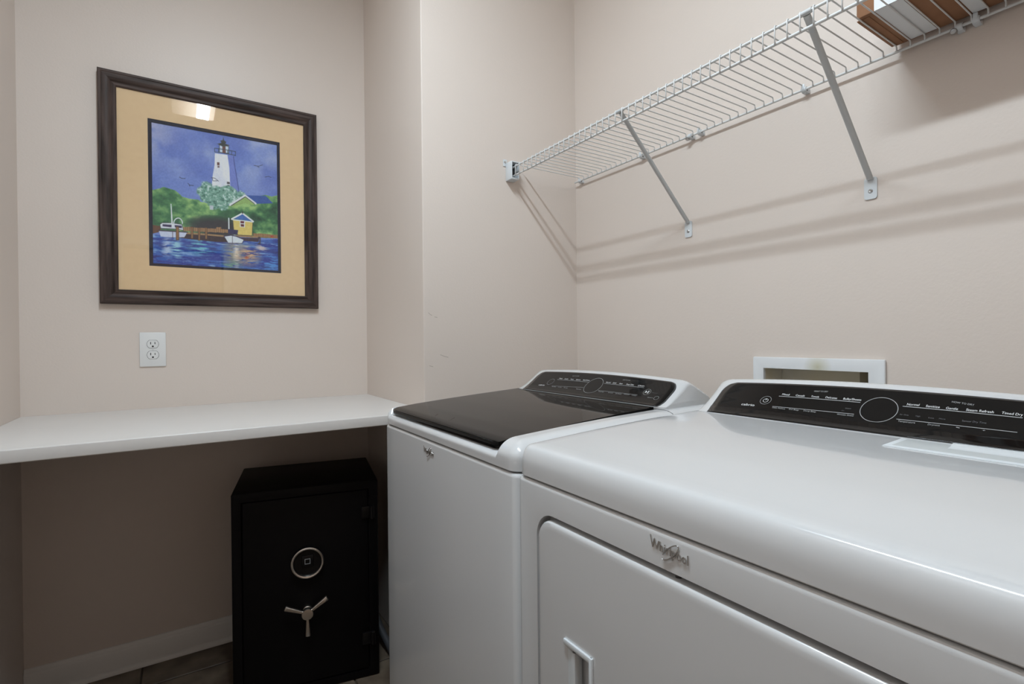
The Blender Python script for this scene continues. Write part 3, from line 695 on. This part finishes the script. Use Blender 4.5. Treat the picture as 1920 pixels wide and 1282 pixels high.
def text_mesh(s):
    cu = bpy.data.curves.new('txt', 'FONT'); cu.body = s; cu.size = 1; cu.resolution_u = 3
    o = bpy.data.objects.new('txt', cu); me = o.to_mesh()
    v = [tuple(x.co) for x in me.vertices]; f = [tuple(p.vertices) for p in me.polygons]
    o.to_mesh_clear(); bpy.data.objects.remove(o); bpy.data.curves.remove(cu)
    return v, f

TXT = [
('d', 't', 'cabrio', 0.2192, 0.364, 0.1908, 0.365, 0.059, 1),
('d', 't', 'Mixed', 0.1483, 0.7, 0.134, 0.698, 0.042, 1),
('d', 't', 'Casuals', 0.1215, 0.698, 0.1046, 0.697, 0.041, 1),
('d', 't', 'Towels', 0.0928, 0.699, 0.0783, 0.698, 0.04, 1),
('d', 't', 'WHAT TO DRY', 0.0924, 0.822, 0.0676, 0.83, 0.032, 0.5),
('d', 't', 'Delicates', 0.067, 0.702, 0.0471, 0.7, 0.041, 1),
('d', 't', 'Bulky/Sheets', 0.0367, 0.7, 0.0078, 0.704, 0.042, 1),
('d', 't', 'Static Reduce', 0.1534, 0.368, 0.1276, 0.363, 0.031, 0.6),
('d', 't', 'End Beep', 0.1201, 0.368, 0.102, 0.365, 0.033, 0.6),
('d', 't', 'Damp Beep', 0.0931, 0.367, 0.0708, 0.367, 0.032, 0.6),
('d', 't', 'Wrinkle Shield', 0.0353, 0.366, 0.0089, 0.367, 0.032, 0.6),
('d', 't', 'Steam', 0.0267, 0.512, 0.0175, 0.514, 0.027, 0.25),
('d', 't', 'On', 0.0309, 0.458, 0.0266, 0.459, 0.02, 0.25),
('d', 't', 'Normal', -0.0597, 0.697, -0.0762, 0.704, 0.043, 1),
('d', 't', 'Sanitize', -0.0851, 0.699, -0.1029, 0.7, 0.042, 1),
('d', 't', 'Gentle', -0.1107, 0.696, -0.1253, 0.699, 0.043, 1),
('d', 't', 'Steam Refresh', -0.135, 0.699, -0.1664, 0.706, 0.044, 1),
('d', 't', 'Timed Dry', -0.1749, 0.71, -0.1973, 0.711, 0.043, 1),
('d', 't', 'HOW TO DRY', -0.1151, 0.826, -0.1424, 0.803, 0.031, 0.5),
('d', 't', 'Temperature', -0.0568, 0.361, -0.0798, 0.364, 0.032, 0.6),
('d', 't', 'Dryness', -0.0962, 0.361, -0.1111, 0.367, 0.031, 0.6),
('d', 't', 'Air Only', -0.0552, 0.498, -0.0677, 0.499, 0.025, 0.25),
('d', 't', 'High', -0.077, 0.499, -0.083, 0.499, 0.025, 0.25),
('d', 't', 'Less', -0.0939, 0.494, -0.1007, 0.494, 0.024, 0.25),
('d', 't', 'More', -0.107, 0.497, -0.1148, 0.498, 0.024, 0.25),
('d', 't', 'Sensor Dry Time', -0.1347, 0.5, -0.1623, 0.506, 0.032, 0.22),
('d', 'line', '', 0.1528, 0.67, 0.0077, 0.672, 0.022, 0.8),
('d', 'line', '', 0.1543, 0.408, 0.0092, 0.417, 0.018, 0.8),
('d', 'line', '', -0.0548, 0.672, -0.1977, 0.679, 0.022, 0.8),
('d', 'line', '', -0.0535, 0.411, -0.1968, 0.417, 0.018, 0.8),
('d', 'line', '', -0.1305, 0.384, -0.1349, 0.376, 0.02, 0.8),
('d', 't', '+', -0.1603, 0.369, -0.164, 0.369, 0.029, 0.6),
('d', 'ring', '', -0.0238, 0.555, 0.027, 0, 0, 0.8),
('d', 'ring', '', 0.1744, 0.544, 0.0108, 0, 0, 0.7),
('d', 'power', '', 0.1743, 0.54, 0.0048, 0, 0, 0.9),
('w', 't', 'cabrio', 0.221, 0.319, 0.1902, 0.324, 0.058, 0.8),
('w', 't', 'Mixed', 0.1489, 0.676, 0.1344, 0.677, 0.042, 1),
('w', 't', 'Casuals', 0.1229, 0.678, 0.1054, 0.68, 0.038, 1),
('w', 't', 'Towels', 0.094, 0.678, 0.0795, 0.68, 0.038, 1),
('w', 't', 'Delicates', 0.0677, 0.68, 0.0472, 0.683, 0.037, 1),
('w', 't', 'Bulky/Sheets', 0.0361, 0.686, 0.0076, 0.69, 0.037, 1),
('w', 't', 'WHAT TO WASH', 0.0975, 0.813, 0.0675, 0.829, 0.029, 0.5),
('w', 't', 'Fabric Softener', 0.1494, 0.315, 0.128, 0.321, 0.031, 0.5),
('w', 't', 'Extra Rinse', 0.1191, 0.322, 0.1016, 0.324, 0.031, 0.5),
('w', 't', 'Pre Soak', 0.0909, 0.322, 0.0728, 0.322, 0.03, 0.5),
('w', 't', 'Water Level', 0.0338, 0.324, 0.0121, 0.325, 0.032, 0.5),
('w', 't', 'Normal', -0.062, 0.683, -0.0793, 0.689, 0.04, 1),
('w', 't', 'Quick', -0.0881, 0.684, -0.1018, 0.691, 0.04, 1),
('w', 't', 'Soak', -0.113, 0.689, -0.1253, 0.692, 0.039, 1),
('w', 't', 'Deep Clean', -0.1391, 0.69, -0.1651, 0.698, 0.042, 1),
('w', 't', 'Clean', -0.1801, 0.69, -0.2013, 0.701, 0.041, 1),
('w', 't', 'HOW TO WASH', -0.1151, 0.829, -0.1414, 0.834, 0.031, 0.5),
('w', 't', 'Temp', -0.0599, 0.324, -0.0831, 0.335, 0.033, 0.5),
('w', 't', 'Soil Level', -0.0994, 0.331, -0.1169, 0.336, 0.029, 0.5),
('w', 't', 'Spin Speed', -0.1274, 0.333, -0.1487, 0.335, 0.034, 0.5),
('w', 't', 'Add Garment', -0.1571, 0.346, -0.177, 0.348, 0.031, 0.5),
('w', 't', 'Lid Lock', -0.1855, 0.343, -0.2011, 0.34, 0.033, 0.5),
('w', 't', 'Start', -0.2383, 0.336, -0.2552, 0.344, 0.032, 0.4),
('w', 't', 'Pause', -0.2395, 0.521, -0.2586, 0.522, 0.025, 0.3),
('w', 'line', '', 0.1546, 0.641, 0.0066, 0.644, 0.018, 0.8),
('w', 'line', '', 0.1535, 0.354, 0.0086, 0.424, 0.013, 0.8),
('w', 'line', '', -0.0584, 0.651, -0.2042, 0.662, 0.018, 0.8),
('w', 'line', '', -0.0558, 0.379, -0.2022, 0.387, 0.013, 0.8),
('w', 'ring', '', -0.0243, 0.523, 0.032, 0, 0, 0.8),
('w', 'ring', '', 0.1761, 0.524, 0.0138, 0, 0, 0.4),
('w', 'ring', '', -0.2242, 0.53, 0.0109, 0, 0, 0.8),
('w', 'play', '', -0.224, 0.533, 0.0053, 0, 0, 0.9),
('w', 'ring', '', -0.2652, 0.367, 0.0067, 0, 0, 0.8)]
def panel_print(tag, par, yc, half, dz):
    MP = {0: (M_p1, 'bright white lettering'), 1: (M_p2, 'grey lettering'), 2: (M_p3, 'dim unlit lettering')}
    def put(nm, pts, faces, m, lab=None):
        vs = []
        for (y_, v_) in pts:
            p, nr = csurf(yc+y_, v_, yc, half, dz); vs.append(p+nr*0.00185)
        mesh(nm, vs, faces, m, par, None, lab)
    SL = 0.1075 # slope length of v = 0..1 in metres
    for it in TXT:
        if it[0] != tag: continue
        _, kind, s_, y0, v0, y1, v1, hv, br = it
        m, lab = MP[0 if br >= 0.75 else (1 if br >= 0.4 else 2)]
        if kind == 't':
            v, f = text_mesh(s_); mn = min(p[0] for p in v); wd = max(p[0] for p in v)-mn
            put('lettering', [(y0+(y1-y0)*(p[0]-mn)/wd, v0+(v1-v0)*(p[0]-mn)/wd+hv*p[1]/0.70) for p in v], f, m, lab)
        elif kind == 'line':
            h_ = hv*0.28; N = 24
            put('rule_line', [(y0+(y1-y0)*i/N, v0+(v1-v0)*i/N+s2*h_) for i in range(N+1) for s2 in (-1, 1)], [(2*i, 2*i+1, 2*i+3, 2*i+2) for i in range(N)], M_p2)
        elif kind in ('ring', 'power'):
            r = y1; N = 48; wdt = (0.0010 if r > 0.02 else 0.0007)
            rr = [(y0+rad*math.cos(2*math.pi*i/N), v0+rad/SL*math.sin(2*math.pi*i/N)) for i in range(N) for rad in (r-wdt/2, r+wdt/2)]
            put('dial_ring' if r > 0.02 else 'button_ring', rr, [(2*i, 2*i+1, (2*i+3) % (2*N), (2*i+2) % (2*N)) for i in range(N)], M_p2 if br < 0.9 else M_p1)
            if kind == 'power': put('power_symbol', [(y0-0.0005, v0+0.005), (y0+0.0005, v0+0.005), (y0+0.0005, v0+0.05), (y0-0.0005, v0+0.05)], [(0, 1, 2, 3)], m)
        elif kind == 'play':
            r = y1; put('start_symbol', [(y0+r, v0+r/SL), (y0+r, v0-r/SL), (y0+0.1*r, v0)], [(0, 1, 2)], m)
            for dx in (-0.3, -0.8): put('pause_bar', [(y0+dx*r, v0-r/SL), (y0+(dx-0.25)*r, v0-r/SL), (y0+(dx-0.25)*r, v0+r/SL), (y0+dx*r, v0+r/SL)], [(0, 1, 2, 3)], m)

def badge(th, xf, y0, z0, y1, z1, hgt):
    """raised maker's badge on the front: lettering with a ring swung round it"""
    v, f = text_mesh('Whirlpool'); mn = min(p[0] for p in v); wd = max(p[0] for p in v)-mn
    def place(p, d):
        t = (p[0]-mn)/wd; y_ = y0+(y1-y0)*t; big = 1.0+0.35*max(0, 1-t*6)
        return (xf-d, y_, z0+(z1-z0)*t+hgt*p[1]/0.70*big)
    vs = [place(p, 0.0016) for p in v] + [place(p, 0.0) for p in v]; n = len(v)
    cnt = {}
    for q in f:
        for i in range(len(q)): cnt[(q[i], q[(i+1) % len(q)])] = 1
    fs = list(f) + [tuple(n+i for i in reversed(q)) for q in f]
    fs += [(a, b, n+b, n+a) for (a, b) in cnt if (b, a) not in cnt]
    b = mesh('badge', vs, fs, M_chrome, th, None, 'silver maker badge')
    bm = bmesh.new(); cy, cz = y0+(y1-y0)*0.55, z0+(z1-z0)*0.55+0.0042; W_ = abs(y1-y0)
    pts = []
    for k in range(30):
        a = math.radians(140-320*k/29); e1, e2 = W_*0.285*math.cos(a), W_*0.088*math.sin(a); ro = math.radians(43)
        pts.append((xf-0.0016, cy-(e1*math.cos(ro)-e2*math.sin(ro)), cz+(e1*math.sin(ro)+e2*math.cos(ro))))
    add_tube(bm, pts, hgt*0.075, 6); bmobj('badge_ring', bm, M_chrome, th, 60)

def feet(th, x0, x1, y0, y1):
    for fx in (x0+0.05, x1-0.05):
        for fy in (y0+0.05, y1-0.05): turned('levelling_foot', (fx, fy, 0.0005), (0, 0, 1), [(0.02, 0), (0.02, 0.01), (0.008, 0.012), (0.008, 0.032)], M_cord, th, 16)

# washer
WX0, WX1, WY0, WY1, WZS = 0.5014, 1.175, 0.765, 1.4635, 0.9055
wa = thing('washing_machine', 'white top-loading washing machine with black glass lid, beside the counter', 'washing machine', ((WX0+WX1)/2, (WY0+WY1)/2, 0))
cabinet('cabinet', wa, WX0, WX1, WY0, WY1, WZS, M_white)
deck(wa, WX0, WX1, WY0, WY1, WZS+0.003, -0.0045, (0.838, 1.435)); feet(wa, WX0, WX1, WY0, WY1)
# lid: a black glass sheet following the slope, thick dark front lip
LZ = [(0.0, 0.9460), (0.009, 0.9475), (0.011, 0.9500), (0.016, 0.9520), (0.03, 0.9552), (0.085, 0.9610), (0.20, 0.9697), (0.30, 0.9763), (0.43, 0.9840), (0.46, 0.9860)]
def lid_obj(name, y0, y1, xa, xb, top, th_, m, par):
    vs, fs = [], []; xs = [xa+(xb-xa)*(i/40)**1.5 for i in range(41)]; N = 24
    for side in (0, 1):
        for x_ in xs:
            c = 0.016; dx = x_-xa; ins_ = c*(1-math.sqrt(max(0, 1-(1-min(dx/c, 1))**2)))
            for i in range(N+1):
                z = interp(LZ, x_-WX0)+top-side*th_
                e = min(i, N-i); vs.append((x_, y0+ins_+(y1-y0-2*ins_)*i/N, z))
    a = N+1; L = len(xs)
    for s_ in (0, 1): fs += [(s_*L*a+j*a+i, s_*L*a+j*a+i+1, s_*L*a+(j+1)*a+i+1, s_*L*a+(j+1)*a+i) for j in range(L-1) for i in range(N)]
    o_ = L*a
    fs += [(i, i+1, o_+i+1, o_+i) for i in range(N)] + [((L-1)*a+i, (L-1)*a+i+1, o_+(L-1)*a+i+1, o_+(L-1)*a+i) for i in range(N)]
    for i in (0, N): fs += [(j*a+i, (j+1)*a+i, o_+(j+1)*a+i, o_+j*a+i) for j in range(L-1)]
    return mesh(name, vs, fs, m, par, 50)
ld = lid_obj('lid', 0.8385, 1.4345, WX0+0.009, 0.9540, 0.0005, 0.0075, M_bglass, wa); ld['label'] = 'black glass lid'
lid_obj('lid_frame', 0.842, 1.431, WX0+0.0125, 0.939, -0.0080, 0.0060, M_bpanel, wa)
HS[0.0] = 0.87; HS[0.004] = 0.96
console(wa, 1.120, 0.311, 0.0); wp = cpanel(wa, 1.120, 0.311, 0.0, 0.285, -0.008); panel_print('w', wp, 1.120, 0.311, 0.0)
pts = []
for yv in (0.838, 0.815, 0.805, 0.795, 0.785, 0.777, 0.771, 0.7675, 0.7655):
    q_ = min(1, (yv-WY0)/0.040); xx = 0.944+0.010*(1-q_); zz = interp(TOPT, xx-WX0)-0.0045; zv = WZS+0.0245
    pts.append((xx, yv, zv+(zz-zv)*math.sin(math.acos(1-q_))))
tube('console_seam', pts, 0.0009, M_gap, wa, 6)
badge(wa, WX0, 1.1786, 0.8755, 1.1190, 0.8735, 0.0110)

# dryer
DX0, DX1, DY0, DY1, DZS = 0.4895, 1.165, 0.047, 0.7455, 0.9135
dr = thing('clothes_dryer', 'white front-loading clothes dryer with plain enamel top, in the foreground', 'dryer', ((DX0+DX1)/2, (DY0+DY1)/2, 0))
dcab = cabinet('cabinet', dr, DX0, DX1, DY0, DY1, DZS, M_white)
deck(dr, DX0, DX1, DY0, DY1, DZS+0.003, 0.0035); feet(dr, DX0, DX1, DY0, DY1)
console(dr, 0.410, 0.310, 0.004); dp = cpanel(dr, 0.410, 0.310, 0.004, 0.288, -0.006); panel_print('d', dp, 0.410, 0.310, 0.004)
badge(dr, DX0, 0.4405, 0.8905, 0.3835, 0.8860, 0.0115)
# recess in the cabinet front that the door sits in
def rr2(y0, y1, z0, z1, r, k=8):
    pts = []
    for cy, cz, a0 in ((y1-r, z1-r, 0), (y0+r, z1-r, 90), (y0+r, z0+r, 180), (y1-r, z0+r, 270)):
        for i in range(k+1):
            a = math.radians(a0+90*i/k); pts.append((cy+r*math.cos(a), cz+r*math.sin(a)))
    return pts
def prism(name, pts_list, m, parent=None, smooth=30):
    """stack of outlines [(x, outline)] in the y-z plane"""
    vs, fs = [], []; n = len(pts_list[0][1])
    for x_, pp in pts_list: vs += [(x_, a, b) for a, b in pp]
    for j in range(len(pts_list)-1): fs += [(j*n+i, j*n+(i+1) % n, (j+1)*n+(i+1) % n, (j+1)*n+i) for i in range(n)]
    fs += [tuple(range(n))[::-1], tuple(range((len(pts_list)-1)*n, len(pts_list)*n))]
    return mesh(name, vs, fs, m, parent, smooth)
EY0, EY1, EZ0, EZ1 = 0.110, 0.6815, 0.270, 0.8600
cut(dcab, prism('cutter', [(DX0-0.01, rr2(EY0-0.0055, EY1+0.0035, EZ0-0.006, EZ1+0.0085, 0.042)), (DX0+0.022, rr2(EY0-0.0055, EY1+0.0035, EZ0-0.006, EZ1+0.0085, 0.042))], M_white, None, None))
door = prism('door', [(DX0+0.0215, rr2(EY0, EY1, EZ0, EZ1, 0.037)), (DX0+0.004, rr2(EY0, EY1, EZ0, EZ1, 0.037)), (DX0+0.0012, rr2(EY0+0.0008, EY1-0.0008, EZ0+0.0008, EZ1-0.0008, 0.0362)),
     (DX0-0.0012, rr2(EY0+0.003, EY1-0.003, EZ0+0.003, EZ1-0.003, 0.034)), (DX0-0.0022, rr2(EY0+0.0075, EY1-0.0075, EZ0+0.0075, EZ1-0.0075, 0.030)), (DX0-0.0024, rr2(EY0+0.013, EY1-0.013, EZ0+0.013, EZ1-0.013, 0.025))], M_white, dr, 35)
HY0, HY1, HZ0, HZ1 = 0.5530, 0.5920, 0.555, 0.6850
cut(door, box('cutter', DX0-0.02, DX0+0.0165, HY0, HY1, HZ0, HZ1, M_white))
hb = bmesh.new()
add_box(hb, DX0-0.0065, DX0-0.0018, HY0-0.007, HY0, HZ0-0.008, HZ1+0.009, 0.0018); add_box(hb, DX0-0.0063, DX0-0.0018, HY0-0.006, HY1+0.019, HZ1, HZ1+0.009, 0.0018); add_box(hb, DX0-0.0063, DX0-0.0018, HY0-0.006, HY1+0.019, HZ0-0.008, HZ0, 0.0018)
h_ = bmobj('door_handle', hb, M_wplastic, door, 35)
vs, fs = [], []
for x_, y_ in ((DX0-0.0022, HY1+0.013), (DX0-0.0030, HY1+0.004), (DX0-0.0045, HY1-0.001), (DX0-0.0035, HY1-0.006), (DX0+0.003, HY1-0.008), (DX0+0.012, HY1-0.004)):
    vs += [(x_, y_, HZ0), (x_, y_, HZ1-0.004)]
for i in range(5): fs.append((2*i, 2*i+1, 2*i+3, 2*i+2))
mesh('grip_lip', vs, fs, M_wplastic, door, 60)
turned('door_catch', (DX0+0.012, 0.408, EZ1+0.003), (0, 0, 1), [(0.004, -0.003), (0.004, 0.004)], M_cord, dr, 10)
# lint screen cover let into the dryer top
def on_top(x_): return interp(TOPT, x_-DX0)+0.0035
bm = bmesh.new()
def slab(x0, x1, y0, y1, up, lo, bev):
    vsn = [(x0, y0), (x1, y0), (x1, y1), (x0, y1)]
    t_ = [bm.verts.new((a+(bev if a == x0 else -bev), b+(bev if b == y0 else -bev), on_top(a)+up)) for a, b in vsn]
    m_ = [bm.verts.new((a, b, on_top(a)+up-bev*0.6)) for a, b in vsn]
    l_ = [bm.verts.new((a, b, on_top(a)-lo)) for a, b in vsn]
    bm.faces.new(t_)
    for i in range(4):
        j = (i+1) % 4; bm.faces.new((t_[i], t_[j], m_[j], m_[i])); bm.faces.new((m_[i], m_[j], l_[j], l_[i]))
slab(0.868, 0.9345, 0.085, 0.335, 0.0022, 0.003, 0.0022)
M_lint = mat('grey_white_plastic', (0.50, 0.52, 0.52), 0.35)
lint = bmobj('lint_screen_cover', bm, M_wplastic, dr, 30)
bm = bmesh.new(); slab(0.874, 0.9290, 0.091, 0.325, 0.0024, 0.0, 0.0004); bmobj('cover_panel', bm, M_lint, lint, 30)
bm = bmesh.new()
va = [(0.900, 0.0023), (0.911, 0.0030), (0.921, 0.0065), (0.925, 0.0065), (0.927, 0.0023)]
rows = []
for yv in (0.110, 0.268): rows.append([bm.verts.new((a, yv, on_top(a)+h)) for a, h in va])
for i in range(4): bm.faces.new((rows[0][i], rows[0][i+1], rows[1][i+1], rows[1][i]))
bm.faces.new(rows[0]); bm.faces.new(rows[1][::-1])
bmobj('finger_grip', bm, M_wplastic, lint, 30)

# ------------------------------------------------------------------ safe under the counter
SX0, SX1, SY0, SY1, SZ = -0.2235, 0.2235, -0.181, 0.181, 0.674 # built about its own middle, then turned
sf = thing('floor_safe', 'black steel safe with round fingerprint lock and three-spoke handle, under the counter', 'safe', (0, 0, 0))
bd = box('body', SX0, SX1, SY0, SY1, 0.002, SZ, M_safe, sf, 0.005)
DXa, DXb, DZa, DZb = -0.1925, 0.1885, 0.030, 0.641
cut(bd, box('cutter', DXa-0.004, DXb+0.004, SY0-0.02, SY0+0.018, DZa-0.004, DZb+0.004, M_safe))
sd = box('door', DXa, DXb, SY0+0.0035, SY0+0.0178, DZa, DZb, M_safe, sf, 0.002)
for zc in (0.5655, 0.135):
    bm = bmesh.new(); add_disc(bm, (0.203, SY0-0.005, zc-0.022), (0, 0, 1), [(0.006, 0), (0.0075, 0.001), (0.0075, 0.043), (0.006, 0.044)], 14)
    add_box(bm, 0.168, 0.203, SY0-0.005, SY0+0.0045, zc-0.020, zc+0.020, 0.0015); bmobj('hinge', bm, M_safe2, sf, 35)
LX, LZc = -0.0032, 0.431
yd = SY0+0.0035
lk = turned('fingerprint_lock', (LX, yd, LZc), (0, -1, 0), [(0.049, 0.0), (0.049, 0.018), (0.0475, 0.0205), (0.043, 0.0205), (0.041, 0.0165), (0.0405, 0.0160)], M_safe2, sf, 48)
turned('lock_ring', (LX, yd, LZc), (0, -1, 0), [(0.0488, 0.019), (0.0500, 0.021), (0.0498, 0.0235), (0.0470, 0.0250), (0.0435, 0.0235), (0.0420, 0.0190), (0.045, 0.0185)], M_nickel, lk, 48, 'satin nickel ring', True)
box('sensor_plate', LX-0.018, LX+0.018, yd-0.0205, yd-0.0155, LZc-0.014, LZc+0.024, M_safe2, lk, 0.003)
bm = bmesh.new(); q = 0.0085; zc = LZc+0.0045
add_box(bm, LX-q, LX+q, yd-0.0215, yd-0.0200, zc-q, zc+q)
so = bmobj('sensor_outline', bm, M_p2, lk, None, 'thin pale square outline')
cut(so, box('cutter', LX-q+0.0016, LX+q-0.0016, yd-0.03, yd-0.01, zc-q+0.0016, zc+q-0.0016, M_p2))
HX, HZ = -0.0050, 0.271
hd = turned('spoke_handle', (HX, yd, HZ), (0, -1, 0), [(0.014, 0.0), (0.014, 0.010), (0.011, 0.012), (0.011, 0.022), (0.0175, 0.024), (0.0182, 0.026), (0.0182, 0.037), (0.0170, 0.0395), (0.010, 0.0405)], M_nickel, sf, 32)
hd['label'] = 'satin nickel three-spoke handle'
for ang in (33, 156, 271):
    a = math.radians(ang); d = Vector((math.cos(a), 0, math.sin(a))); c = Vector((HX, yd-0.031, HZ)); pr_ = Vector((-d.z, 0, d.x))
    vs = []
    for s_, wd, hh in ((0.016, 0.0042, 0.0040), (0.050, 0.0060, 0.0048), (0.071, 0.0074, 0.0050), (0.0725, 0.0064, 0.0042)):
        for sx, sy in ((-1, -1), (-1, 0.6), (-0.6, 1), (0.6, 1), (1, 0.6), (1, -1)): vs.append(c+d*s_+pr_*wd*sx+Vector((0, -1, 0))*hh*sy)
    fs = [(j*6+i, j*6+(i+1) % 6, (j+1)*6+(i+1) % 6, (j+1)*6+i) for j in range(3) for i in range(6)] + [tuple(range(6))[::-1], tuple(range(18, 24))]
    mesh('spoke', vs, fs, M_nickel, hd, 30)
sf.location = (0.3769, 1.9465, 0); sf.rotation_euler = (0, 0, math.radians(-10.935))

# grey hose between safe and washing machine
hose = tube('drain_hose', [(0.600, 2.10, 0.30), (0.605, 2.05, 0.22), (0.612, 1.98, 0.13), (0.622, 1.90, 0.06), (0.634, 1.80, 0.0145), (0.645, 1.70, 0.0135), (0.655, 1.62, 0.0135), (0.660, 1.52, 0.0135)], 0.013, M_cord, None, 10)
hose['label'] = 'dark grey hose on the floor between safe and washing machine'; hose['category'] = 'hose'
